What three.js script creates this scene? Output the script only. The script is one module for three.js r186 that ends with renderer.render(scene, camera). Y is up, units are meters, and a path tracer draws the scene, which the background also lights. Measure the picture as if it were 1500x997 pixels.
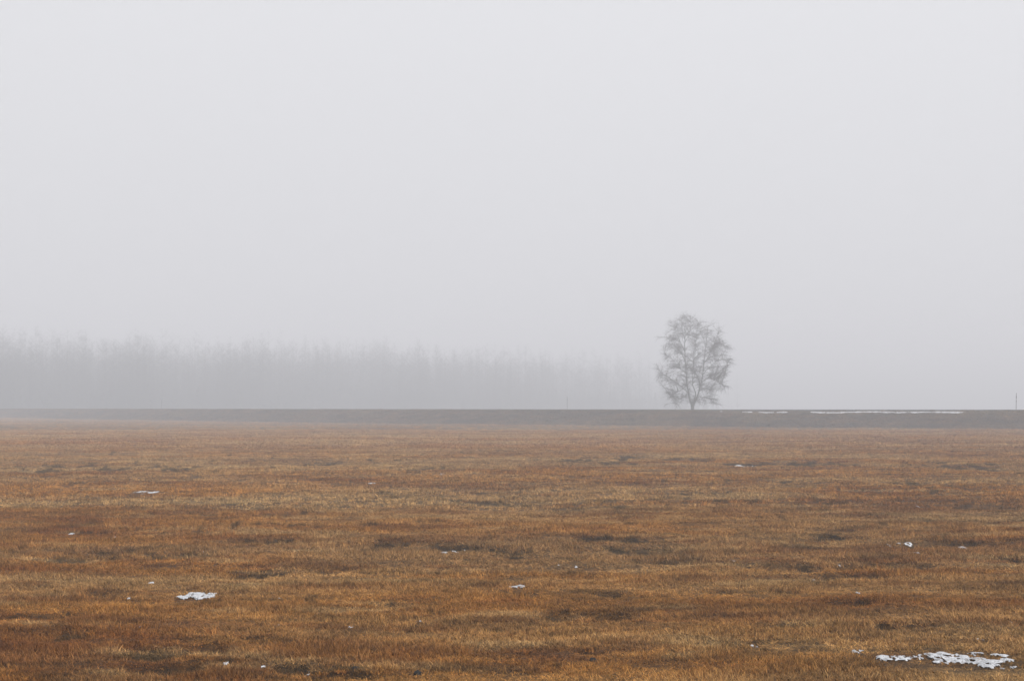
import * as THREE from 'three';
import { mergeVertices } from 'three/addons/utils/BufferGeometryUtils.js';

// ------------------------------------------------------------------ camera, sky, sun, exposure
const scene = new THREE.Scene();
const FOCAL = 2060, EYE = 2.4;                       // focal length in photo pixels (1500 x 997); eye height above the field
const camera = new THREE.PerspectiveCamera(2 * Math.atan(498.5 / FOCAL) * 180 / Math.PI, 1024 / 680, 0.5, 6000);
camera.position.set(0, EYE, 0);
const PITCH = Math.atan((596.5 - 498.5) / FOCAL);
camera.rotation.set(PITCH, 0, 0);
camera.updateMatrixWorld(true);

const SUN_DIR = new THREE.Vector3(0.80, 0.44, 0.42).normalize();
function overcastSky() {                              // an even stratus deck, a little brighter overhead and towards the hidden sun
  const W = 256, H = 128, data = new Float32Array(W * H * 4), v = new THREE.Vector3();
  for (let j = 0; j < H; j++) for (let i = 0; i < W; i++) {
    const el = ((j + 0.5) / H - 0.5) * Math.PI, az = ((i + 0.5) / W - 0.5) * 2 * Math.PI;
    v.set(Math.cos(el) * Math.cos(az), Math.sin(el), Math.cos(el) * Math.sin(az));
    const up = Math.max(0, v.y);
    const l = 0.230 * (1 + 0.40 * up) * (1 + 0.045 * v.dot(SUN_DIR)), k = (j * W + i) * 4;
    data[k] = l * 0.992; data[k + 1] = l * 0.996; data[k + 2] = l * 1.034; data[k + 3] = 1;
  }
  const t = new THREE.DataTexture(data, W, H, THREE.RGBAFormat, THREE.FloatType);
  t.mapping = THREE.EquirectangularReflectionMapping; t.minFilter = t.magFilter = THREE.LinearFilter;
  t.needsUpdate = true;
  return t;
}
scene.background = overcastSky();
scene.environment = scene.background;

const sun = new THREE.DirectionalLight(new THREE.Color(1, 0.985, 0.97), 1.5);
sun.position.copy(SUN_DIR).multiplyScalar(400); sun.target.position.set(0, 0, -100);
sun.position.add(sun.target.position);
sun.castShadow = true; sun.shadow.radius = 70; sun.shadow.mapSize.set(4096, 4096);
Object.assign(sun.shadow.camera, { left: -160, right: 160, top: 160, bottom: -160, near: 10, far: 900 });
scene.add(sun, sun.target);

const renderer = new THREE.WebGLRenderer({ antialias: true });
renderer.setSize(1024, 680);
renderer.toneMapping = THREE.LinearToneMapping;
renderer.toneMappingExposure = 3.3;
renderer.shadowMap.enabled = true;
scene.fog = new THREE.FogExp2(new THREE.Color(0.965, 0.965, 1.0), 0.0030);

// ------------------------------------------------------------------ helpers
let seed = 20240117;
function rnd() { seed = (seed + 0x6D2B79F5) | 0; let t = Math.imul(seed ^ (seed >>> 15), 1 | seed); t = (t + Math.imul(t ^ (t >>> 7), 61 | t)) ^ t; return ((t ^ (t >>> 14)) >>> 0) / 4294967296; }
const rr = (a, b) => a + (b - a) * rnd();
const lerp = (a, b, t) => a + (b - a) * t, clamp = (x, a = 0, b = 1) => Math.min(b, Math.max(a, x));
const smooth = (a, b, x) => { const t = clamp((x - a) / (b - a)); return t * t * (3 - 2 * t); };
function hash(i, j, s) { let h = Math.imul(i, 374761393) ^ Math.imul(j, 668265263) ^ Math.imul(s, 2147483629); h = Math.imul(h ^ (h >>> 13), 1274126177); return ((h ^ (h >>> 16)) >>> 0) / 4294967296; }
function noise(x, y, s = 0) {                         // value noise, -1 .. 1
  const i = Math.floor(x), j = Math.floor(y), fx = x - i, fy = y - j, u = fx * fx * (3 - 2 * fx), v = fy * fy * (3 - 2 * fy);
  return 2 * lerp(lerp(hash(i, j, s), hash(i + 1, j, s), u), lerp(hash(i, j + 1, s), hash(i + 1, j + 1, s), u), v) - 1;
}
const fbm = (x, y, s = 0) => (noise(x, y, s) + 0.5 * noise(x * 2.03 + 7, y * 2.03, s + 1) + 0.25 * noise(x * 4.1, y * 4.1 + 3, s + 2)) / 1.4;
function ray(px, py) {                                // direction of a photo pixel
  return new THREE.Vector3((px - 750) / FOCAL, (498.5 - py) / FOCAL, -1).applyAxisAngle(new THREE.Vector3(1, 0, 0), PITCH);
}
function onLevel(px, py, y = 0) { const r = ray(px, py), t = (y - EYE) / r.y; return [r.x * t, -r.z * t]; }   // [x, distance ahead]
function atDepth(px, py, d) { const r = ray(px, py), t = d / -r.z; return new THREE.Vector3(r.x * t, EYE + r.y * t, -d); }
const taken = {};
function numbered(n) { taken[n] = (taken[n] ?? -1) + 1; return taken[n] ? n + '_' + String(taken[n]).padStart(3, '0') : n; }
function tag(o, label, category, group, kind) {
  if (label) o.userData.label = label; if (category) o.userData.category = category;
  if (group) o.userData.group = group; if (kind) o.userData.kind = kind;
  return o;
}
function mesh(name, geometry, material, parent = scene) {
  const m = new THREE.Mesh(geometry, material); m.name = parent === scene ? numbered(name) : name;
  m.castShadow = m.receiveShadow = true; parent.add(m); return m;
}
function geo(pos, idx, col, uv) {
  const g = new THREE.BufferGeometry();
  g.setAttribute('position', new THREE.Float32BufferAttribute(pos, 3));
  if (col) g.setAttribute('color', new THREE.Float32BufferAttribute(col, 3));
  if (uv) g.setAttribute('uv', new THREE.Float32BufferAttribute(uv, 2));
  if (idx) g.setIndex(idx);
  g.computeVertexNormals(); return g;
}
function noiseTexture(n, f) {                         // tileable grey texture from f(u, v)
  const d = new Uint8Array(n * n * 4);
  for (let j = 0; j < n; j++) for (let i = 0; i < n; i++) { const v = clamp(f(i / n, j / n)) * 255, k = (j * n + i) * 4; d[k] = d[k + 1] = d[k + 2] = v; d[k + 3] = 255; }
  const t = new THREE.DataTexture(d, n, n); t.wrapS = t.wrapT = THREE.RepeatWrapping; t.magFilter = THREE.LinearFilter; t.minFilter = THREE.LinearMipmapLinearFilter; t.generateMipmaps = true; t.needsUpdate = true;
  return t;
}
function tnoise(u, v, p, s) {                         // periodic value noise
  const x = u * p, y = v * p, i = Math.floor(x), j = Math.floor(y), fx = x - i, fy = y - j, a = fx * fx * (3 - 2 * fx), b = fy * fy * (3 - 2 * fy), m = (k) => ((k % p) + p) % p;
  return lerp(lerp(hash(m(i), m(j), s), hash(m(i + 1), m(j), s), a), lerp(hash(m(i), m(j + 1), s), hash(m(i + 1), m(j + 1), s), a), b);
}
const grain = noiseTexture(512, (u, v) => 0.45 + 0.25 * tnoise(u, v, 16, 1) + 0.3 * tnoise(u, v, 64, 2) + 0.4 * (tnoise(u, v, 200, 3) - 0.5));
grain.colorSpace = THREE.SRGBColorSpace;
const relief = noiseTexture(512, (u, v) => 0.4 * tnoise(u, v, 24, 5) + 0.35 * tnoise(u, v, 90, 6) + 0.25 * tnoise(u, v, 230, 7));

// ------------------------------------------------------------------ the lie of the land
// foot of the road embankment, [x, distance ahead], read off the photograph where it meets the field
const FOOT = [[-420, 690], [-330, 578], [-215, 440], [-116, 321], [-76, 273], [-39, 231], [-4.7, 195.5], [29, 171], [56, 154.5], [110, 124], [190, 82], [330, 12]];
const footCurve = new THREE.CatmullRomCurve3(FOOT.map(([x, d]) => new THREE.Vector3(x, 0, -d)), false, 'centripetal');
const footPts = footCurve.getSpacedPoints(700);
function footD(x) {
  let a = 0, b = footPts.length - 1;
  if (x <= footPts[0].x) return -footPts[0].z; if (x >= footPts[b].x) return -footPts[b].z;
  while (b - a > 1) { const m = (a + b) >> 1; if (footPts[m].x < x) a = m; else b = m; }
  return lerp(-footPts[a].z, -footPts[b].z, (x - footPts[a].x) / (footPts[b].x - footPts[a].x));
}

// hollows, read off the photograph: [px, py, half width px, half height px, strength]; wet, mossy, shorter grass grows in them
const HOLLOWS = [
  [370, 839, 46, 6, 1], [170, 867, 40, 5, .8], [700, 803, 120, 6, 1], [655, 802, 40, 6, 1], [760, 813, 50, 5, .7], [880, 788, 80, 5, .7], [920, 805, 90, 7, .8], [970, 822, 60, 5, .6],
  [1080, 783, 95, 3, .8], [1200, 785, 60, 4, .8], [1370, 796, 100, 5, 1], [1475, 819, 22, 4, 1.2], [1300, 921, 28, 6, 1.2], [1340, 920, 40, 5, .6], [1250, 846, 70, 6, .9], [1180, 830, 80, 8, .7], [1310, 828, 60, 6, .8],
  [1060, 868, 30, 4, .7], [1145, 870, 25, 4, .7], [1240, 884, 30, 4, .7], [1130, 918, 60, 5, .6], [1060, 943, 80, 5, .7], [820, 905, 40, 9, .9], [900, 901, 50, 6, .6], [890, 870, 26, 5, .8], [760, 867, 40, 6, .7],
  [60, 905, 70, 8, .8], [100, 935, 90, 12, .6], [270, 960, 90, 9, .7], [370, 938, 40, 5, .8], [240, 985, 60, 9, .9], [420, 980, 60, 8, .9], [500, 990, 60, 6, .8], [80, 815, 60, 6, .5], [130, 812, 60, 10, .5], [250, 812, 60, 6, .6],
  [430, 793, 60, 4, .5], [120, 764, 30, 4, .8], [145, 777, 25, 2, .9], [260, 750, 90, 5, .4], [330, 756, 30, 4, .5], [420, 749, 40, 6, .5], [560, 736, 90, 5, .4], [670, 732, 10, 2.4, 1], [730, 737, 60, 3, .5],
  [820, 744, 70, 3, .5], [1010, 737, 50, 3, .5], [1010, 725, 60, 2, .5], [1050, 722, 40, 2, .5], [840, 675, 100, 5, .6], [960, 672, 80, 4, .6], [1170, 681, 100, 4, .7], [1420, 685, 90, 5, .6], [1090, 680, 40, 2, 1], [1340, 710, 50, 4, .6], [1440, 716, 60, 4, .5],
  [1250, 737, 60, 5, .4], [1420, 742, 60, 4, .5], [460, 681, 60, 3, .6], [620, 690, 80, 5, .4], [90, 684, 120, 6, .5], [280, 686, 90, 5, .5], [50, 698, 40, 2, .7], [1150, 706, 30, 2, .7], [875, 709, 5, 1.6, 1], [1390, 763, 60, 2, .6], [1450, 766, 30, 3, .5], [1220, 776, 60, 3, .6],
  [400, 790, 50, 4, .6], [560, 797, 60, 5, .6], [690, 821, 14, 3, .8], [650, 830, 10, 2, .8], [480, 835, 18, 3, .6], [1000, 905, 60, 6, .4], [640, 915, 70, 5, .4], [600, 884, 60, 4, .4], [710, 950, 60, 5, .4], [860, 955, 20, 3, .7],
].map(([px, py, rx, ry, k]) => {
  const [x, d] = onLevel(px, py), [x1] = onLevel(px + rx, py), [, dn] = onLevel(px, py + ry), [, df] = onLevel(px, py - ry);
  return { x, d, rx: x1 - x, rd: (df - dn) / 2, k };
});
function hollow(x, d) {                               // 0 .. about 1
  let m = 0;
  const f = 1 / (0.22 + d * 0.012), wx = 0.42 * noise(x * f, d * f * 0.7, 40) + 0.22 * noise(x * f * 2.7, d * f * 2, 43), wd = 0.62 * noise(x * f * 0.9 + 20, d * f * 0.6, 41);
  for (const h of HOLLOWS) {
    const u = (x - h.x) / (h.rx * 1.15) + wx, v = (d - h.d) / (h.rd * 1.1) + wd, q = u * u + v * v;
    if (q < 1) m = Math.max(m, h.k * (1 - q));
  }
  return clamp(m * 1.25, 0, 1.2);
}
function ground(x, d, m = hollow(x, d)) {
  const far = clamp(1 - (d - 200) / 200);
  return (0.045 * noise(x / 5.2, d / 6.5, 10) + 0.022 * noise(x / 1.3, d / 1.6, 11) + 0.012 * noise(x / 0.42, d / 0.5, 12)) * (0.4 + 0.6 * far) + 0.07 * noise(x / 26, d / 31, 13) * far - 0.09 * Math.min(1, m);
}
// colours of dead grass (linear)
const GOLD = [0.370, 0.165, 0.036], RUST = [0.185, 0.064, 0.013], MOSS = [0.038, 0.024, 0.008], OCHRE = [0.385, 0.218, 0.080], PALE = [0.46, 0.295, 0.124], UMBER = [0.230, 0.115, 0.044];
const mix = (a, b, t) => [lerp(a[0], b[0], t), lerp(a[1], b[1], t), lerp(a[2], b[2], t)];
function sward(x, d, m = hollow(x, d)) {              // what grows where
  const big = fbm(x / 9, d / 7, 20), mid = fbm(x / 2.4, d / 1.0, 23), small = noise(x / 0.6, d / 0.35, 26);
  let c = mix(GOLD, RUST, smooth(-0.25, 0.75, big * 0.40 + mid * 0.75 + small * 0.2));
  c = mix(c, OCHRE, smooth(-0.1, 0.5, fbm(x / 6.1 + 30, d / 3.2, 28)) * 0.7);
  // broad swathes of paler and darker growth, all over the field
  c = mix(c, PALE, 0.55 * smooth(-0.1, 0.45, fbm(x / 13 + 3, d / 4.5, 34)));
  c = mix(c, UMBER, 0.45 * smooth(0.05, 0.5, fbm(x / 15 + 40, d / 4.0, 35)));
  c = mix(c, PALE, 0.6 * smooth(0.2, 0.7, fbm(x / 1.7 + 9, d / 0.6, 37)));
  c = mix(c, RUST, 0.6 * smooth(0.15, 0.65, fbm(x / 1.3 + 50, d / 0.5, 39)));
  c = mix(c, MOSS, 0.45 * smooth(0.35, 0.75, fbm(x / 1.0 + 70, d / 0.5, 47)));
  const f = 0.055 + d * 0.0028, speck = 0.65 * noise(x / f, d / (f * 1.3), 48) + 0.35 * noise(x / (f * 3), d / (f * 3), 49);
  const stray = smooth(0.62, 0.8, noise(x / (f * 1.6), d / (f * 1.8), 52)) * smooth(-0.1, 0.5, fbm(x / 2.1, d / 1.6, 53));
  return mix(c, MOSS, Math.max(0.8 * smooth(0.35, 0.85, m + 0.75 * speck), 0.75 * stray));
}

// ------------------------------------------------------------------ snow lying in the hollows (outlines read off the photograph)
// [px, py, half width px, half height px, cover 0..1]
const SNOW = [
  [1384, 970, 104, 13, 0.72, 'broad broken snow patch with brown grass showing through'],
  [1270, 959, 26, 4.5, 0.45, 'small ragged snow patch beside the broad broken snow patch'],
  [288, 871, 27, 4.2, 0.85, 'narrow solid white snow patch lying alone in brown grass'],
  [670, 801, 17, 4.5, 0.5, 'speckled snow patch in a dark mossy hollow'],
  [651, 807, 6, 3.4, 0.9, 'small rounded snow remnant at the edge of a dark hollow'],
  [758, 858, 13, 2.2, 0.7, 'thin sliver of snow under a dark tuft of grass'],
  [1326, 793, 15, 1.5, 0.55, 'short bright snow streak in a long dark hollow'],
  [1359, 797, 10, 2.6, 0.55, null], [1411, 801, 11, 2.6, 0.65, null], [1340, 808, 11, 2.6, 0.5, null], [1303, 793, 4, 2.2, 0.7, null], [1280, 797, 6, 1.6, 0.5, null],
  [211, 723, 20, 2.4, 0.5, 'sparse line of snow crumbs far out in the field'],
  [545, 707, 9, 1.8, 0.55, null], [1094, 681, 24, 1.6, 0.55, 'thin snow line in a dark furrow below the lone birch'],
  [340, 842, 8, 2.6, 0.6, null], [362, 843, 7, 2.4, 0.8, null], [384, 846, 6, 2, 0.6, null], [104, 778, 6, 2, 0.6, null], [170, 783, 16, 1.6, 0.4, null],
  [817, 827, 6, 2, 0.5, null], [844, 829, 4, 2.4, 0.7, null], [1191, 848, 6, 2.2, 0.6, null], [1170, 787, 8, 2, 0.45, null], [1183, 787, 5, 2, 0.45, null], [1230, 825, 5, 2, 0.5, null], [1075, 823, 4, 2.2, 0.6, null],
  [615, 908, 13, 1.8, 0.5, null], [514, 919, 9, 3, 0.5, null], [1481, 917, 4, 2, 0.8, null], [1437, 942, 12, 2.6, 0.45, null], [1102, 949, 5, 2.4, 0.7, null], [1344, 740, 4, 1.4, 0.7, null], [1414, 742, 7, 1.8, 0.5, null],
  [1477, 986, 26, 3.4, 0.35, null], [1470, 826, 12, 2, 0.45, null], [648, 697, 10, 1.2, 0.5, null], [331, 976, 7, 3, 0.45, null], [385, 981, 6, 3, 0.5, null], [450, 986, 8, 4, 0.5, null], [206, 923, 5, 2.4, 0.45, null], [407, 916, 4, 2.4, 0.5, null],
  [410, 875, 6, 2, 0.5, null], [221, 852, 8, 1.8, 0.45, null], [188, 876, 3, 1.8, 0.6, null], [296, 805, 6, 1.6, 0.5, null], [1258, 873, 6, 2, 0.5, null], [1327, 777, 8, 1.6, 0.4, null], [452, 978, 4, 3, 0.6, null], [1110, 951, 4, 1.6, 0.5, null],
].map(([px, py, rx, ry, cover, label], n) => {
  const [x, d] = onLevel(px, py), [x1] = onLevel(px + rx, py), [, dn] = onLevel(px, py + ry), [, df] = onLevel(px, py - ry);
  const k = label ? (n < 3 ? 1 : 0.8) : 0.5;
  return { x, d, rx: (x1 - x) * k, rd: (df - dn) / 2 * k, cover, label, n };
});
// the limbs of the broad broken patch
const MAIN = [[1318, 969, 36, 3.6], [1298, 971, 14, 2.4], [1366, 966, 26, 4], [1396, 970, 30, 4.6], [1388, 963, 20, 2.4], [1422, 973, 32, 4], [1452, 976, 22, 3.6], [1446, 981, 14, 3.4], [1462, 967, 19, 4], [1434, 964, 14, 2.8], [1378, 977, 11, 2.2], [1474, 974, 12, 2.6]].map(([px, py, rx, ry]) => {
  const [x, d] = onLevel(px, py), [x1] = onLevel(px + rx, py), [, dn] = onLevel(px, py + ry), [, df] = onLevel(px, py - ry);
  return { x, d, rx: x1 - x, rd: (df - dn) / 2 };
});
function snowMask(s, x, d) {                          // above 0: snow
  const w = 0.45 * fbm(x / s.rx * 1.9, d / s.rd * 1.9, 60 + s.n);
  const q = w + (s.n ? Math.hypot((x - s.x) / s.rx, (d - s.d) / s.rd) : Math.min(...MAIN.map((p) => Math.hypot((x - p.x) / p.rx, (d - p.d) / p.rd))));
  const g = 0.045 + s.d * 0.0026, a = x / g, b = d / (g * 1.1 + s.d * s.d * 0.00022);
  const lace = 0.55 * noise(a + 0.4 * b, b, 70 + s.n) + 0.4 * noise(a * 2.3, b * 2.1 + a * 0.5, 130 + s.n) + 0.3 * noise(a * 5, b * 4.4, 190 + s.n);
  return Math.min((1 - q) * 1.5, s.cover * 1.35 - 0.82 + lace + 0.1 * (1 - q));
}
function nearSnow(x, d) {                             // 1 on snow and on the matted grass just before it
  for (const s of SNOW) {
    const u = (x - s.x) / (s.rx * 1.08), dd = d - s.d, v = dd > 0 ? dd / (s.rd * 1.0) : dd / (s.rd + 0.022 * s.d);
    if (u * u + v * v < 1) return true;
  }
  return false;
}

// ------------------------------------------------------------------ field: one sheet of ground to the horizon
{
  const pos = [], col = [], uv = [], idx = [];
  const angles = [];
  for (let a = -180; a < -26; a += 7) angles.push(a);
  for (let a = -26; a <= 26; a += 0.16) angles.push(a);
  for (let a = 26.5; a <= 180; a += 7) angles.push(a);
  const radii = [0.4];
  while (radii[radii.length - 1] < 2200) { const r = radii[radii.length - 1]; radii.push(r * (r < 9 ? 1.25 : r < 90 ? 1.0075 : r < 340 ? 1.018 : 1.25)); }
  for (const r of radii) for (const a of angles) {
    const x = r * Math.sin(a * Math.PI / 180), d = r * Math.cos(a * Math.PI / 180);
    const inView = Math.abs(a) < 27 && d > 8, m = inView ? hollow(x, d) : 0, c = sward(x, d, m);
    const k = 0.45 + 0.1 * noise(x * 3, d * 3, 50);
    pos.push(x, ground(x, d, m), -d); col.push(c[0] * k, c[1] * k, c[2] * k); uv.push(x / 1.7, d / 1.7);
  }
  const n = angles.length;
  for (let i = 0; i + 1 < radii.length; i++) for (let j = 0; j + 1 < n; j++) { const a = i * n + j, b = a + n; idx.push(a, a + 1, b, b, a + 1, b + 1); }
  const c0 = pos.length / 3; pos.push(0, 0, 0); col.push(.2, .1, .04); uv.push(0, 0);
  for (let j = 0; j + 1 < n; j++) idx.push(c0, j + 1, j);
  const g = geo(pos, idx, col, uv);
  tag(mesh('field', g, new THREE.MeshPhysicalMaterial({ specularIntensity: 0.25, vertexColors: true, map: grain, bumpMap: relief, bumpScale: 0.02, roughness: 1 })), 'flat field of rust brown dead grass in fog', 'field', null, 'structure');
}

// ------------------------------------------------------------------ embankment and road on top
const tang = [], SECT = footPts.length;
for (let i = 0; i < SECT; i++) tang.push(new THREE.Vector3().subVectors(footPts[Math.min(SECT - 1, i + 1)], footPts[Math.max(0, i - 1)]).normalize());
const roadTop = 2.0;
function section(i, off, y) { const t = tang[i], p = footPts[i]; return [p.x + t.z * off, y, p.z - t.x * off]; }   // off: metres away from the field
function bankY(off, i) {
  const w = 0.10 * noise(i * 0.33, off * 0.9, 80) + 0.05 * noise(i * 1.1, off * 2, 81);
  if (off <= 0) return -0.12; if (off < 5.2) return roadTop * Math.pow(off / 5.2, 0.92) + w * Math.sin(Math.PI * off / 5.2); return roadTop;
}
function strip(offsets, yAt, colAt) {
  const pos = [], col = [], uv = [], idx = [], n = offsets.length;
  for (let i = 0; i < SECT; i++) offsets.forEach((o) => { const p = section(i, o, yAt(o, i)); pos.push(...p); col.push(...colAt(o, i, p)); uv.push(i * 1.6 / 3, o / 3); });
  for (let i = 0; i + 1 < SECT; i++) for (let j = 0; j + 1 < n; j++) { const a = i * n + j, b = a + n; idx.push(a, b, a + 1, b, b + 1, a + 1); }
  return geo(pos, idx, col, uv);
}
const BANK = [0.145, 0.078, 0.032], BANK2 = [0.080, 0.043, 0.019], BANK3 = [0.165, 0.105, 0.040];
function bankColour(x, d, off) {
  let c = mix(BANK, BANK2, smooth(-0.3, 0.5, fbm(x / 3, d / 3 + off, 84)));
  return mix(c, BANK3, smooth(0.15, 0.7, fbm(x / 6, off * 0.8, 87)) * 0.7);
}
{
  const offs = [-0.6, 0, 0.5, 1, 1.6, 2.2, 2.8, 3.4, 4, 4.6, 5.2, 5.6, 6.0, 12.8, 13.6, 18.8, 19.4];
  const g = strip(offs, (o, i) => o <= 6.0 ? bankY(o, i) : o < 13.7 ? roadTop : o < 19 ? -0.1 : -0.3, (o, i, p) => bankColour(p[0], -p[2], o));
  tag(mesh('embankment', g, new THREE.MeshPhysicalMaterial({ specularIntensity: 0.25, vertexColors: true, map: grain, bumpMap: relief, bumpScale: 0.03, roughness: 1, side: THREE.DoubleSide })), 'low grey brown road embankment crossing behind the field', 'embankment', null, 'structure');
  const r = strip([6.2, 6.3, 9.4, 12.5, 12.6], (o) => o === 6.2 || o === 12.6 ? roadTop - 0.05 : roadTop + 0.06 + (o === 9.4 ? 0.08 : 0), () => [0.055, 0.056, 0.06]);
  tag(mesh('road', r, new THREE.MeshStandardMaterial({ vertexColors: true, map: grain, roughness: 0.85 })), 'dark asphalt road on top of the embankment', 'road', null, 'structure');
}
function bankIndexAt(px, off = 0) {                   // cross-section whose point off metres in is seen at photo column px
  const s = (px - 750) / FOCAL; let best = 0, bd = 9;
  for (let i = 0; i < SECT; i++) { const p = section(i, off, 0); if (-p[2] < 5) continue; const e = Math.abs(p[0] / -p[2] - s); if (e < bd) { bd = e; best = i; } }
  return best;
}
const RIDGE = [bankIndexAt(1010, 4.75), bankIndexAt(1425, 4.75)];
// ridge of snow along the near edge of the road
const litter = noiseTexture(512, (u, v) => (tnoise(u, v, 90, 140) * 0.6 + tnoise(u, v, 200, 141) * 0.4 > 0.72 ? 0.45 : 0.93) + 0.14 * (tnoise(u, v, 30, 142) - 0.5));   // bits of dead grass on old snow
litter.colorSpace = THREE.SRGBColorSpace;
const snowMat = new THREE.MeshStandardMaterial({ map: litter, color: new THREE.Color(0.58, 0.585, 0.60), roughness: 0.9, bumpMap: relief, bumpScale: 0.01 });
{
  const pos = [], idx = [], prof = [[-0.62, -0.06], [-0.4, 0.6], [-0.1, 1], [0.2, 0.8], [0.5, -0.06]], i0 = bankIndexAt(990, 4.75), i1 = bankIndexAt(1424, 4.75), SUB = 6;
  let rows = 0;
  for (let k = i0 * SUB; k <= i1 * SUB; k++) {
    const f = k / SUB, i = Math.floor(f), t = (f - i0) / (i1 - i0), a = section(i, 4.75, 0), b = section(Math.min(SECT - 1, i + 1), 4.75, 0), ta = tang[i];
    let h = 0.15 * smooth(-0.55, 0.15, fbm(f * 0.42, 3, 90) + 1.5 * (t - 0.36) - (t > 0.9 ? (t - 0.9) * 9 : 0)) * (0.75 + 0.35 * noise(f * 1.7, 8, 93));
    if (t < 0.3) h *= smooth(-0.1, 0.3, noise(f * 0.8, 5, 92));
    h *= smooth(-1.0, -0.3, noise(f * 1.4, 2, 99)) * (0.6 + 0.4 * noise(f * 4, 6, 96));
    for (const [o0, y] of prof) {
      const o = o0 + 0.45 * noise(f * 0.35, 4, 91);
      const oo = 0.6 * o * (0.5 + 0.5 * clamp(h / 0.1)) * (1 + 0.2 * noise(f, o * 3, 94));
      pos.push(lerp(a[0], b[0], f - i) + ta.z * oo, bankY(4.75 + oo, f) + (y < 0 ? -0.05 : 0.015 + y * h * 0.34 - (h < 0.02 ? 0.08 : 0)), lerp(a[2], b[2], f - i) - ta.x * oo);
    }
    rows++;
  }
  for (let i = 0; i + 1 < rows; i++) for (let j = 0; j < 4; j++) { const a = i * 5 + j, b = a + 5; idx.push(a, b, a + 1, b, b + 1, a + 1); }
  const g = geo(pos, idx); g.setAttribute('uv', new THREE.Float32BufferAttribute(pos.filter((_, k) => k % 3 !== 1).map((v) => v / 2), 2));
  tag(mesh('snow_ridge', g, snowMat), 'long thin white snow ridge along the edge of the embankment road', 'snow');
}

// ------------------------------------------------------------------ snow patches in the field
for (const s of SNOW) {
  const nx = clamp(Math.round(s.rx * 2.4 / 0.013), 24, 190), nd = clamp(Math.round(s.rd * 2.4 / 0.018), 24, 110), pos = [], uv = [], idx = [], keep = [];
  for (let j = 0; j <= nd; j++) for (let i = 0; i <= nx; i++) {
    const x = s.x + (i / nx - 0.5) * 2.4 * s.rx, d = s.d + (j / nd - 0.5) * 2.4 * s.rd, m = snowMask(s, x, d);
    const base = ground(x, d), t = clamp(m / 0.35);
    keep.push(m > -0.05);
    pos.push(x, base + (m > 0 ? 0.012 + 0.010 * t + 0.008 * noise(x / 0.07, d / 0.09, 95) * t : 0.002), -d); uv.push(x / 0.8, d / 0.8);
  }
  for (let j = 0; j < nd; j++) for (let i = 0; i < nx; i++) {
    const a = j * (nx + 1) + i, b = a + nx + 1;
    if (keep[a] && keep[a + 1] && keep[b]) idx.push(a, a + 1, b);
    if (keep[b] && keep[a + 1] && keep[b + 1]) idx.push(b, a + 1, b + 1);
  }
  if (!idx.length) continue;
  const parent = pos.map((_, i) => i), find = (i) => { while (parent[i] !== i) i = parent[i] = parent[parent[i]]; return i; };
  for (let t = 0; t < idx.length; t += 3) { parent[find(idx[t])] = find(idx[t + 1]); parent[find(idx[t + 1])] = find(idx[t + 2]); }
  const bits = new Map();
  for (let t = 0; t < idx.length; t += 3) { const r = find(idx[t]); if (!bits.has(r)) bits.set(r, []); bits.get(r).push(idx[t], idx[t + 1], idx[t + 2]); }
  const pieces = [...bits.values()].filter((p) => p.length >= 24).sort((p, q) => q.length - p.length).slice(0, 40);
  if (!pieces.length) continue;
  const cut = (tri) => { const map = new Map(), P = [], U = []; const I = tri.map((v) => { if (!map.has(v)) { map.set(v, map.size); P.push(pos[v * 3] - s.x, pos[v * 3 + 1], pos[v * 3 + 2] + s.d); U.push(uv[v * 2], uv[v * 2 + 1]); } return map.get(v); }); return geo(P, I, null, U); };
  let o;
  if (pieces.length === 1) o = mesh('snow_patch', cut(pieces[0]), snowMat);
  else { o = new THREE.Group(); o.name = numbered('snow_patch'); scene.add(o); for (const p of pieces) mesh('snow_piece', cut(p), snowMat, o); }
  o.position.set(s.x, 0, -s.d);
  const by = SNOW.filter((q) => q.label).map((q) => [Math.hypot(q.x - s.x, (q.d - s.d) * 0.5), q]).sort((p, q) => p[0] - q[0])[0];
  const near = ['broad broken snow patch', 'broad broken snow patch', 'narrow solid snow patch', 'speckled snow in the dark hollow', 'speckled snow in the dark hollow', 'thin snow sliver', 'bright snow streak'][by[1].n];
  tag(o, s.label ?? (by[0] < 2.2 && near ? 'little scrap of white snow in the grass near the ' + near : 'little scrap of white snow alone between brown grass tufts'), 'snow', 'snow patches left in the field');
}

// ------------------------------------------------------------------ grass
function tuft(blades, spread, hMin, hMax, width, lean, vary = 0.54) {
  const parts = 2;
  const pos = [], idx = [], col = [];
  for (let b = 0; b < blades; b++) {
    const a = rr(0, 6.283), r = spread * Math.sqrt(rnd()), x = r * Math.cos(a), z = r * Math.sin(a), h = rr(hMin, hMax), dir = rr(0, 6.283), l = h * lean * rr(0.3, 1.3), w = width * rr(0.7, 1.3);
    const fx = Math.cos(dir + 1.57), fz = Math.sin(dir + 1.57), tone = rr(0.96 - vary, 0.96 + vary), red = rr(0.92, 1.08), base = pos.length / 3;
    for (let k = 0; k <= parts; k++) {
      const t = k / parts, bend = l * t * t, y = h * (t - 0.18 * lean * t * t), hw = 0.5 * w * (1 - 0.85 * t);
      const cx = x + Math.cos(dir) * bend, cz = z + Math.sin(dir) * bend;
      if (k < parts) { pos.push(cx - fx * hw, y, cz - fz * hw, cx + fx * hw, y, cz + fz * hw); col.push(tone * red, tone, tone / red, tone * red, tone, tone / red); }
      else { pos.push(cx, y, cz); col.push(tone * red, tone, tone / red); }
    }
    for (let k = 0; k < parts; k++) { const i = base + k * 2; if (k < parts - 1) idx.push(i, i + 1, i + 2, i + 2, i + 1, i + 3); else idx.push(i, i + 1, i + 2); }
  }
  return geo(pos, idx, col);
}
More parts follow.
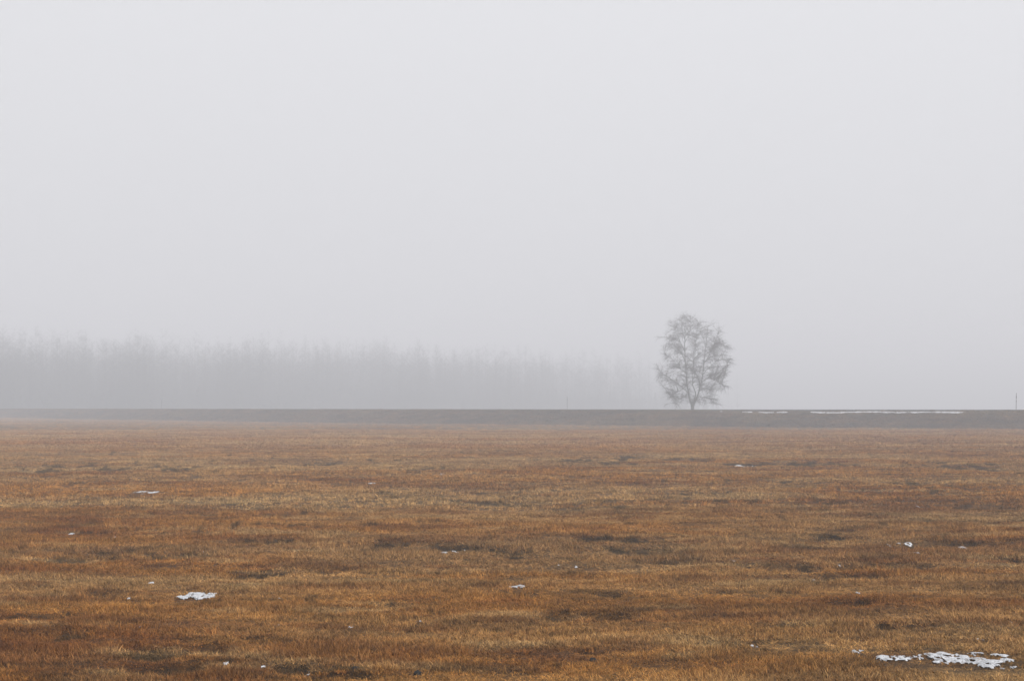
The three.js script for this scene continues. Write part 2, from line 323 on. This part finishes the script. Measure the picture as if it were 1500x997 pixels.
const grassMat = new THREE.MeshPhysicalMaterial({ vertexColors: true, specularIntensity: 0.25, roughness: 1, side: THREE.DoubleSide });
const M4 = new THREE.Matrix4(), Q = new THREE.Quaternion(), E = new THREE.Euler(), V = new THREE.Vector3(), S = new THREE.Vector3();
function scatter(name, parent, geometry, spots) {     // spots: [x, y, z, scale, height scale, r, g, b, tilt]
  const m = new THREE.InstancedMesh(geometry, grassMat, spots.length); m.name = name; m.userData.kind = 'stuff'; m.castShadow = m.receiveShadow = true;
  const c = new THREE.Color();
  spots.forEach((s, k) => {
    E.set(rr(-0.16, 0.16), rr(0, 6.283), rr(-0.16, 0.16)); Q.setFromEuler(E);
    m.setMatrixAt(k, M4.compose(V.set(s[0], s[1], s[2]), Q, S.set(s[3], s[4], s[3]))); m.setColorAt(k, c.setRGB(s[5], s[6], s[7]));
  });
  parent.add(m);
}
{
  const grass = new THREE.Group(); grass.name = 'grass'; tag(grass, 'dense rust brown dead grass covering the whole field', 'grass', null, 'stuff'); scene.add(grass);
  const zone = (d0, d1, count, geos, size, side = 0.40, even = 1) => {
    const lists = geos.map(() => []);
    for (let k = 0; k < count; k++) {
      const d = Math.sqrt(lerp(d0 * d0, d1 * d1, rnd())), x = rr(-1, 1) * (side * d + 1.5), pick = Math.floor(rnd() * geos.length), jit = rnd(), s0 = rr(0.75, 1.3), hv = rr(0.75, 1.3);
      if (d > footD(x) - 0.3) continue;
      const m = hollow(x, d), ns = nearSnow(x, d);
      if (ns && jit > 0.42) continue;
      if (m > 0.35 && jit < 0.25 * m) continue;
      const c = sward(x, d, m), wild = fbm(x / 0.6, d / 0.3, 44), tone = clamp(0.98 + (0.36 * wild + 0.75 * (hash(k, 7, 3) - 0.5)) * even, 0.3, 1.8);
      const h = size * hv * (0.78 + 0.6 * fbm(x / 0.9, d / 0.6, 46)) * (1 - 0.2 * Math.min(1, m)) * (ns ? 0.55 : 1) ;
      lists[pick].push([x, ground(x, d, m) - 0.008, -d, s0 * size, h, c[0] * tone, c[1] * tone, c[2] * tone]);
    }
    lists.forEach((l, i) => scatter('grass_tufts', grass, geos[i], l));
  };
  const near = [tuft(15, 0.040, 0.025, 0.075, 0.0060, 1.0), tuft(16, 0.045, 0.02, 0.06, 0.0060, 1.5), tuft(13, 0.032, 0.03, 0.09, 0.0056, 0.8), tuft(16, 0.05, 0.016, 0.05, 0.0066, 1.9)];
  const mid = [tuft(15, 0.075, 0.03, 0.09, 0.0125, 1.0), tuft(16, 0.085, 0.025, 0.075, 0.0125, 1.4), tuft(13, 0.06, 0.035, 0.105, 0.012, 0.8)];
  const far = [tuft(30, 0.32, 0.05, 0.13, 0.026, 0.9, 0.25), tuft(34, 0.36, 0.04, 0.12, 0.026, 1.1, 0.25)];
  zone(9, 20, 115000, near, 1, 0.385);
  zone(20, 34, 120000, near, 1.25, 0.385);
  zone(34, 82, 150000, mid, 1.1, 0.385);
  zone(80, 150, 75000, far, 1, 0.385, 0.6);
  zone(150, 335, 45000, far, 1, 0.385, 0.5);
  zone(9, 40, 5000, [tuft(5, 0.03, 0.08, 0.17, 0.004, 0.5)], 1);
  zone(12, 60, 900, [tuft(26, 0.06, 0.07, 0.17, 0.007, 0.9)], 1);

  const bank = new THREE.Group(); bank.name = 'embankment_grass'; tag(bank, 'grey brown withered grass on the embankment slope', 'grass', null, 'stuff'); scene.add(bank);
  const spots = [], i0 = bankIndexAt(-60), i1 = bankIndexAt(1560);
  for (let k = 0; k < 26000; k++) {
    const i = Math.floor(rr(i0, i1)), o = i > RIDGE[0] && i < RIDGE[1] && rnd() < 0.85 ? rr(-0.2, 4.1) : rr(-0.2, 6.0), p = section(i, o, 0), q = rr(0, 1.6), x = p[0] + tang[i].x * q, z = p[2] + tang[i].z * q, c = bankColour(x, -z, o), t = rr(0.5, 1.6) * (1 + 0.3 * noise(x / 1.2, z / 1.2, 88));
    spots.push([x, bankY(o, i) - 0.01, z, rr(0.8, 1.4), rr(0.7, 2.0) * (o > 5 ? 0.8 : 1) * (1 + 0.5 * noise(x / 2, z / 2, 89)), c[0] * t, c[1] * t, c[2] * t]);
  }
  scatter('grass_tufts', bank, far[0], spots);
}

// ------------------------------------------------------------------ dark clods of soil
const soil = new THREE.MeshStandardMaterial({ color: new THREE.Color(0.008, 0.007, 0.006), roughness: 1, bumpMap: relief, bumpScale: 0.006 });
function clod(px, py, size, label) {
  const [x, d] = onLevel(px, py), g = mergeVertices(new THREE.IcosahedronGeometry(1, 4).deleteAttribute('normal').deleteAttribute('uv')), p = g.attributes.position;
  for (let i = 0; i < p.count; i++) { V.fromBufferAttribute(p, i); const k = 1 + 0.28 * noise(V.x * 2 + px, V.y * 2 + V.z, 97) + 0.14 * noise(V.x * 5, V.z * 5 + V.y * 4, 98); p.setXYZ(i, V.x * k * size, V.y * k * size * 0.8, V.z * k * size); }
  g.computeVertexNormals();
  const o = mesh('soil_clod', g, soil); o.position.set(x, ground(x, d) + size * 0.4, -d);
  tag(o, label, 'soil clod', 'dark clods of soil in the grass');
}
clod(869, 967, 0.034, 'single black clod of soil in open golden grass');
clod(520, 983, 0.028, 'small dark clod of soil in the mossy grass');
clod(612, 988, 0.034, 'small dark clod of soil in the mossy grass');

// ------------------------------------------------------------------ marker poles beside the road
const poleMat = new THREE.MeshStandardMaterial({ color: new THREE.Color(0.10, 0.095, 0.09), roughness: 0.8 }), bandMat = new THREE.MeshStandardMaterial({ color: new THREE.Color(0.035, 0.03, 0.03), roughness: 0.7 });
function pole(px, tall, lean, off, label, r = 0.036) {
  const at = bankIndexAt(px, off), p = section(at, off, roadTop - 0.3), s = (px - 750) / FOCAL, t = (-s * p[2] - p[0]) / (tang[at].x + s * tang[at].z), g = new THREE.Group();
  p[0] += t * tang[at].x; p[2] += t * tang[at].z; g.name = numbered('marker_pole'); g.position.set(...p); g.rotation.z = lean; scene.add(g);
  const shaft = mesh('shaft', new THREE.LatheGeometry([[0, 0], [r, 0], [r * 0.92, tall * 0.5], [r * 0.8, tall + 0.28], [r * 0.5, tall + 0.3], [0, tall + 0.3]].map(([a, b]) => new THREE.Vector2(a, b)), 10), poleMat, g);
  for (const [y, h] of [[tall * 0.92, 0.32], [tall * 0.68, 0.14]]) mesh('band', new THREE.CylinderGeometry(r * 1.15, r * 1.2, h, 10), bandMat, g).position.y = y;
  tag(g, label, 'marker pole', 'marker poles along the road');
}
pole(1488, 2.05, -0.035, 5.9, 'thin dark marker pole beside the road, clear of the snow ridge', 0.034);
pole(831, 2.0, 0.01, 13.0, 'faint marker pole on the road between the wood and the lone birch', 0.02);
pole(237, 1.9, 0, 13.0, 'faint marker pole on the road in front of the dim wood', 0.035);

// ------------------------------------------------------------------ the lone birch behind the road
const barkTex = noiseTexture(256, (u, v) => { const n = 0.55 * tnoise(u, v, 6, 100) + 0.45 * tnoise(u * 1, v, 32, 101); return n > 0.60 ? 0.30 : 0.72 + 0.3 * (tnoise(u, v, 64, 102) - 0.5); });
barkTex.colorSpace = THREE.SRGBColorSpace;
const bark = new THREE.MeshStandardMaterial({ color: new THREE.Color(0.42, 0.41, 0.40), map: barkTex, roughness: 0.95, bumpMap: relief, bumpScale: 0.01 });
const twigMat = new THREE.MeshStandardMaterial({ color: new THREE.Color(0.095, 0.083, 0.078), roughness: 1 });
class Tubes {
  constructor() { this.pos = []; this.idx = []; this.uv = []; }
  add(pts, radii, sides) {                            // one tapered tube along pts
    const up = new THREE.Vector3(), t = new THREE.Vector3(), a = new THREE.Vector3(), b = new THREE.Vector3(), n = pts.length, base = this.pos.length / 3;
    let run = 0;
    for (let i = 0; i < n; i++) {
      t.subVectors(pts[Math.min(n - 1, i + 1)], pts[Math.max(0, i - 1)]).normalize();
      up.set(0, 0, 1); if (Math.abs(t.z) > 0.9) up.set(1, 0, 0);
      a.crossVectors(t, up).normalize(); b.crossVectors(t, a);
      if (i) run += pts[i].distanceTo(pts[i - 1]);
      for (let k = 0; k < sides; k++) { const w = k / sides * 6.2832, c = Math.cos(w) * radii[i], s = Math.sin(w) * radii[i]; this.pos.push(pts[i].x + a.x * c + b.x * s, pts[i].y + a.y * c + b.y * s, pts[i].z + a.z * c + b.z * s); this.uv.push(k / sides, run); }
    }
    for (let i = 0; i + 1 < n; i++) for (let k = 0; k < sides; k++) { const p = base + i * sides + k, q = base + i * sides + (k + 1) % sides; this.idx.push(p, q, p + sides, q, q + sides, p + sides); }
  }
  build(name, mat, parent) { return mesh(name, geo(this.pos, this.idx, null, this.uv), mat, parent); }
}
{
  const birch = new THREE.Group(); birch.name = 'birch_tree';
  const D = 197, foot = atDepth(1014.7, 599.5, D); birch.position.set(foot.x, -0.05, -D); scene.add(birch);
  tag(birch, 'lone bare birch tree with several stems behind the road embankment', 'tree');
  const K = 997 / 190, base = 1.15;                    // enlarged view of the photograph -> metres in the plane of the tree
  const P = (u, v, z) => { const q = atDepth(920 + u / K, 440 + v / K, D); return new THREE.Vector3(q.x - foot.x, q.y + 0.05, z); };
  const root = new THREE.Vector3(0, 0, 0);
  const curve = (pts, n) => new THREE.CatmullRomCurve3(pts).getPoints(n);
  const woods = [];                                    // every stem and limb, to grow branches from
  function wood(name, pts, r0, r1, from = 0.2, dense = 1) {
    const c = curve(pts, pts.length * 5);
    for (let i = 1; i < c.length; i++) { c[i].x += 0.05 * noise(i * 0.6, pts[0].y * 3, 110); c[i].z += 0.06 * noise(i * 0.6, pts[0].y * 3, 111); }
    const t = new Tubes(); t.add(c, c.map((_, i) => 0.66 * lerp(r0, r1, Math.pow(i / (c.length - 1), 0.7))), 9); t.build(name, bark, birch);
    let len = 0; for (let i = 1; i < c.length; i++) len += c[i].distanceTo(c[i - 1]);
    woods.push({ c, len, r0, r1, from, dense });
  }
  const trunkTop = P(497, 790, 0);
  { const t = new Tubes(), c = curve([root, new THREE.Vector3(0.02, 0.5, 0), trunkTop, P(500, 775, 0)], 14); t.add(c, c.map((_, i) => lerp(0.36, 0.2, Math.pow(i / 14, 0.6))), 12); t.build('trunk', bark, birch); }
  wood('stem', [P(495, 812, 0), P(474, 755, 0.1), P(455, 660, 0.3), P(446, 560, 0.4), P(438, 440, 0.2), P(436, 300, 0), P(440, 195, -.1), P(434, 122, 0)], 0.24, 0.025, 0.22, 1.25);
  wood('stem', [P(502, 812, 0), P(532, 745, -.2), P(556, 670, -.4), P(578, 570, -.4), P(588, 450, -.2), P(600, 330, 0), P(618, 185, 0.2)], 0.23, 0.025, 0.25, 1.1);
  wood('stem', [P(505, 790, 0), P(515, 720, 0.4), P(492, 650, 1.0), P(486, 560, 1.4), P(500, 440, 1.6), P(512, 320, 1.4), P(530, 165, 1.2)], 0.15, 0.02, 0.3, 1);
  wood('stem', [P(556, 665, -.4), P(545, 590, -.9), P(520, 540, -1.4), P(516, 430, -1.7), P(528, 300, -1.6), P(500, 170, -1.3)], 0.12, 0.02, 0.2, 0.9);
  wood('limb', [P(462, 710, 0.2), P(425, 678, 0.6), P(385, 645, 0.9), P(310, 595, 1.3), P(245, 555, 1.4), P(210, 508, 1.5)], 0.11, 0.015, 0.25);
  wood('limb', [P(455, 650, 0.3), P(410, 690, -.6), P(370, 715, -1.3), P(345, 745, -1.8)], 0.07, 0.012, 0.2, 1.4);
  wood('limb', [P(446, 560, 0.4), P(395, 510, -.3), P(340, 440, -.9), P(290, 410, -1.3)], 0.09, 0.013, 0.2);
  wood('limb', [P(440, 480, 0.2), P(400, 400, 0.8), P(340, 335, 1.2), P(280, 285, 1.4), P(255, 290, 1.5)], 0.09, 0.012, 0.2);
  wood('limb', [P(438, 400, 0.1), P(400, 300, -.7), P(368, 220, -1.1), P(345, 155, -1.3)], 0.08, 0.012, 0.2);
  wood('limb', [P(437, 330, 0), P(470, 240, 0.6), P(472, 170, 0.9), P(470, 122, 1)], 0.06, 0.012, 0.2);
  wood('limb', [P(436, 300, 0), P(410, 210, 0.5), P(405, 130, 0.6)], 0.06, 0.012, 0.2);
  wood('limb', [P(565, 630, -.4), P(615, 600, 0.4), P(670, 622, 1.0), P(735, 668, 1.3)], 0.09, 0.013, 0.2, 1.2);
  wood('limb', [P(545, 705, -.3), P(585, 680, -1.0), P(630, 685, -1.5), P(660, 720, -1.8)], 0.07, 0.012, 0.2, 1.2);
  wood('limb', [P(578, 570, -.4), P(625, 520, -1.0), P(700, 462, -1.4), P(760, 455, -1.6), P(788, 492, -1.7)], 0.09, 0.012, 0.2);
  wood('limb', [P(585, 490, -.3), P(630, 400, 0.5), P(665, 310, 1.0), P(695, 232, 1.2)], 0.09, 0.012, 0.2, 1.2);
  wood('limb', [P(592, 420, -.2), P(660, 370, -.8), P(720, 335, -1.1), P(765, 350, -1.2)], 0.08, 0.012, 0.2);
  wood('limb', [P(600, 340, 0), P(565, 250, -.7), P(550, 165, -1)], 0.06, 0.012, 0.2, 0.8);
  wood('limb', [P(525, 740, -.1), P(575, 745, 0.9), P(625, 760, 1.6), P(655, 800, 1.9)], 0.06, 0.01, 0.2, 1.5);
  wood('limb', [P(475, 755, 0.1), P(430, 745, 0.9), P(380, 760, 1.5), P(335, 790, 1.8)], 0.05, 0.01, 0.25, 1.4);
  wood('limb', [P(487, 560, 1.4), P(430, 520, 2.3), P(370, 500, 3.0), P(320, 520, 3.4)], 0.07, 0.012, 0.2, 1.4);
  wood('limb', [P(500, 440, 1.6), P(560, 400, 2.4), P(620, 380, 3.0)], 0.06, 0.012, 0.2);
  wood('limb', [P(518, 480, -1.6), P(460, 420, -2.5), P(390, 380, -3.0)], 0.06, 0.012, 0.2);
  wood('limb', [P(520, 520, -1.5), P(590, 560, -2.6), P(670, 570, -3.3)], 0.06, 0.012, 0.2);
  // branches and hanging twigs
  const crown = new Tubes(), axis = new THREE.Vector3(0, 0, 0);
  const grow = (p, dir, len, n, droop, wob) => { const pts = [p.clone()], v = dir.clone(); for (let i = 0; i < n; i++) { v.y -= droop * (i + 1) / n; v.x += rr(-wob, wob); v.z += rr(-wob, wob); v.normalize(); pts.push(pts[i].clone().addScaledVector(v, len / n)); } return pts; };
  for (const w of woods) {
    const count = Math.round(w.len * 2.6 * w.dense);
    for (let k = 0; k < count; k++) {
      const t = lerp(w.from, 1, Math.pow(rnd(), 1.05)), f = t * (w.c.length - 1), i = Math.min(w.c.length - 2, Math.floor(f)), p = w.c[i].clone().lerp(w.c[i + 1], f - i);
      const along = w.c[i + 1].clone().sub(w.c[i]).normalize(), az = rr(0, 6.283), side = new THREE.Vector3(Math.cos(az), rr(-0.2, 0.75), Math.sin(az));
      const out = new THREE.Vector3(p.x, 0, p.z); if (out.length() > 0.3) side.addScaledVector(out.normalize(), 0.35);
      const dir = along.multiplyScalar(0.75).add(side).normalize(), len = rr(0.5, 2.0) * (1.15 - 0.5 * t), pts = grow(p, dir, len, 5, 0.07, 0.2), r = Math.max(0.008, 0.014 * len);
      crown.add(pts, pts.map((_, q) => lerp(r, 0.006, q / 5)), 4);
      const twigs = Math.round(len * 11);
      for (let m = 0; m < twigs; m++) {
        const g = rr(0.15, 1) * 4.99, j = Math.floor(g), q = pts[j].clone().lerp(pts[j + 1], g - j), a = rr(0, 6.283);
        const d2 = pts[j + 1].clone().sub(pts[j]).normalize().multiplyScalar(0.7).add(new THREE.Vector3(Math.cos(a) * 0.6, rr(-0.3, 0.6), Math.sin(a) * 0.6)).normalize(), l2 = rr(0.3, 1.15);
        const tp = grow(q, d2, l2, 3, rr(0.1, 0.75), 0.15);
        crown.add(tp, [0.0068, 0.006, 0.005, 0.0035], 3);
      }
    }
  }
  const OUT = [[430, 112], [480, 125], [545, 155], [620, 172], [640, 220], [700, 232], [730, 300], [775, 350], [790, 460], [780, 560], [730, 600], [745, 670], [690, 725], [650, 745], [655, 810], [560, 806], [497, 775], [390, 812], [340, 790], [300, 730], [265, 680], [225, 610], [205, 520], [290, 560], [290, 450], [265, 360], [260, 290], [330, 260], [325, 165], [345, 150], [400, 195], [400, 130]];
  const inside = (u, v) => { let c = false; for (let i = 0, j = OUT.length - 1; i < OUT.length; j = i++) { const [a1, b1] = OUT[i], [a2, b2] = OUT[j]; if ((b1 > v) !== (b2 > v) && u < (a2 - a1) * (v - b1) / (b2 - b1) + a1) c = !c; } return c; };
  const joints = woods.flatMap((w) => w.c.slice(Math.floor(w.c.length * 0.12)));
  for (let k = 0, made = 0; made < 900 && k < 9000; k++) {
    const u = rr(200, 795), v = rr(105, 810); if (!inside(u, v)) continue;
    if (noise(u / 55, v / 55, 115) < -0.25 && rnd() < 0.75) continue;       // gaps in the crown
    made++;
    const half = 3.2 * Math.sqrt(Math.max(0.12, 1 - ((v - 430) / 400) ** 2)), e = P(u, v, rr(-half, half));
    let best = null, bd = 99;
    for (const q of joints) { const dy = e.y - q.y, dist = q.distanceTo(e) * rr(0.8, 1.3) + (dy < 0.2 ? (0.2 - dy) * 0.8 : 0); if (dist < bd) { bd = dist; best = q; } }
    const l = best.distanceTo(e), mid = best.clone().lerp(e, 0.5); mid.y += 0.16 * l; mid.x += rr(-0.1, 0.1) * l; mid.z += rr(-0.1, 0.1) * l;
    const c = new THREE.QuadraticBezierCurve3(best, mid, e).getPoints(5), r = 0.008 + 0.006 * l;
    crown.add(c, c.map((_, q) => lerp(r, 0.005, q / 5)), 4);
    const n = 7 + Math.round(l * 4);
    for (let m = 0; m < n; m++) {
      const g = rr(0.3, 1) * 4.99, j = Math.floor(g), q = c[j].clone().lerp(c[j + 1], g - j), az = rr(0, 6.283);
      const d2 = c[j + 1].clone().sub(c[j]).normalize().multiplyScalar(0.6).add(new THREE.Vector3(Math.cos(az) * 0.6, rr(-0.3, 0.6), Math.sin(az) * 0.6)).normalize();
      crown.add(grow(q, d2, rr(0.25, 0.9), 3, rr(0.1, 0.7), 0.15), [0.0068, 0.006, 0.005, 0.0035], 3);
    }
  }
  const cr = crown.build('crown', twigMat, birch); cr.userData.kind = 'stuff'; cr.userData.label = 'fine drooping leafless birch twigs';
}

// ------------------------------------------------------------------ the far wood, one dim mass in the fog
{
  const wood = new THREE.Group(); wood.name = 'distant_wood'; tag(wood, 'dim grey wood fading into the fog behind the road', 'wood', null, 'stuff'); scene.add(wood);
  const needle = new THREE.MeshStandardMaterial({ color: new THREE.Color(0.032, 0.036, 0.030), roughness: 1, side: THREE.DoubleSide });
  function conifer(tall, bare, wide, clumps) {         // unit trees in metres: trunk and tufted boughs in one small mesh
    const t = new Tubes(); t.add([0, 0.3, 0.7, 1].map((k) => new THREE.Vector3(0.2 * Math.sin(k * 3), tall * k, 0.2 * Math.sin(k * 2))), [0.24, 0.19, 0.1, 0.02], 5);
    const pos = t.pos, idx = t.idx;
    for (let k = 0; k < clumps; k++) {
      const y = lerp(bare, 0.99, Math.pow(rnd(), 0.9)), q = (y - bare) / (1 - bare), r = wide * Math.pow(1 - q, 0.75) * (0.25 + 0.75 * Math.sqrt(rnd())) * (0.6 + 0.4 * Math.min(1, q * 4)), a = rr(0, 6.283), s = rr(0.45, 1.1), b = pos.length / 3;
      const x = r * Math.cos(a), z = r * Math.sin(a), yy = y * tall;
      pos.push(x * 0.25, yy + 0.25 * r, z * 0.25, x + s * Math.sin(a), yy + rr(-0.3, 0.2), z - s * Math.cos(a), x - s * Math.sin(a), yy + rr(-0.3, 0.2), z + s * Math.cos(a), x * 1.25, yy - rr(0.1, 0.9), z * 1.25);
      idx.push(b, b + 1, b + 2, b + 1, b + 3, b + 2);
    }
    return geo(pos, idx);
  }
  function bare(tall, n, reach) {                      // leafless broadleaf trees
    const t = new Tubes(); t.add([0, 0.4, 1].map((k) => new THREE.Vector3(0.3 * k, tall * k, 0)), [0.045, 0.03, 0.008], 4);
    for (let k = 0; k < n; k++) {
      const y = 0.12 + 0.86 * Math.pow(rnd(), 1.5), a = rr(0, 6.283), l = rr(0.5, 1) * reach * Math.min(1, 2.2 * (1.08 - y)), p = new THREE.Vector3(0.3 * y, tall * y, 0), m = new THREE.Vector3(p.x + Math.cos(a) * l * 0.6, p.y + l * 0.6, Math.sin(a) * l * 0.6), e = new THREE.Vector3(p.x + Math.cos(a) * l, p.y + l * 0.8, Math.sin(a) * l);
      t.add([p, m, e], [0.013, 0.011, 0.005], 3);
      for (let j = 0; j < 3; j++) { const f = p.clone().lerp(e, rr(0.4, 1)); t.add([f, f.clone().add(new THREE.Vector3(rr(-1, 1), rr(-0.9, 0.7), rr(-1, 1)))], [0.011, 0.005], 3); }
    }
    return geo(t.pos, t.idx);
  }
  const kinds = [conifer(20, 0.12, 2.4, 200), bare(20, 70, 3.6), bare(20, 60, 3.0), bare(20, 80, 3.2)], lists = kinds.map(() => []);
  const front = (s) => s < 0 ? lerp(430, 560, clamp((s + 0.37) / 0.37)) : s < 0.17 ? lerp(560, 730, s / 0.17) : lerp(730, 1250, (s - 0.17) / 0.2);   // distance of the wood's edge by bearing
  for (let k = 0; k < 30000; k++) {
    const s = rr(-0.46, 0.26); if (rnd() < smooth(-0.06, 0.17, s)) { rnd(); continue; }
    const deep = rnd(), d = front(s) + 400 * deep * deep + 12 * noise(s * 30, 1, 120), x = s * d, pick = rnd() < 0.06 ? 0 : 1 + Math.floor(rnd() * 3);
    const tall = (pick ? lerp(7, 29, Math.pow(rnd(), deep > 0.3 ? 2.2 : 4)) * lerp(0.9, 1.22, deep) : lerp(5, 11, rnd())) * (1 + 0.08 * noise(x / 60, 3, 121));
    lists[pick].push([x, d, tall / 20 * rr(0.9, 1.1)]);
  }
  kinds.forEach((g, i) => {
    const m = new THREE.InstancedMesh(g, needle, lists[i].length); m.name = 'wood_trees'; m.userData.kind = 'stuff'; m.castShadow = m.receiveShadow = true;
    lists[i].forEach(([x, d, s], k) => { Q.setFromEuler(E.set(0, rr(0, 6.283), 0)); m.setMatrixAt(k, M4.compose(V.set(x, -0.2, -d), Q, S.set(0.4 + 0.6 * s, s, 0.4 + 0.6 * s))); });
    wood.add(m);
  });
}

renderer.render(scene, camera);
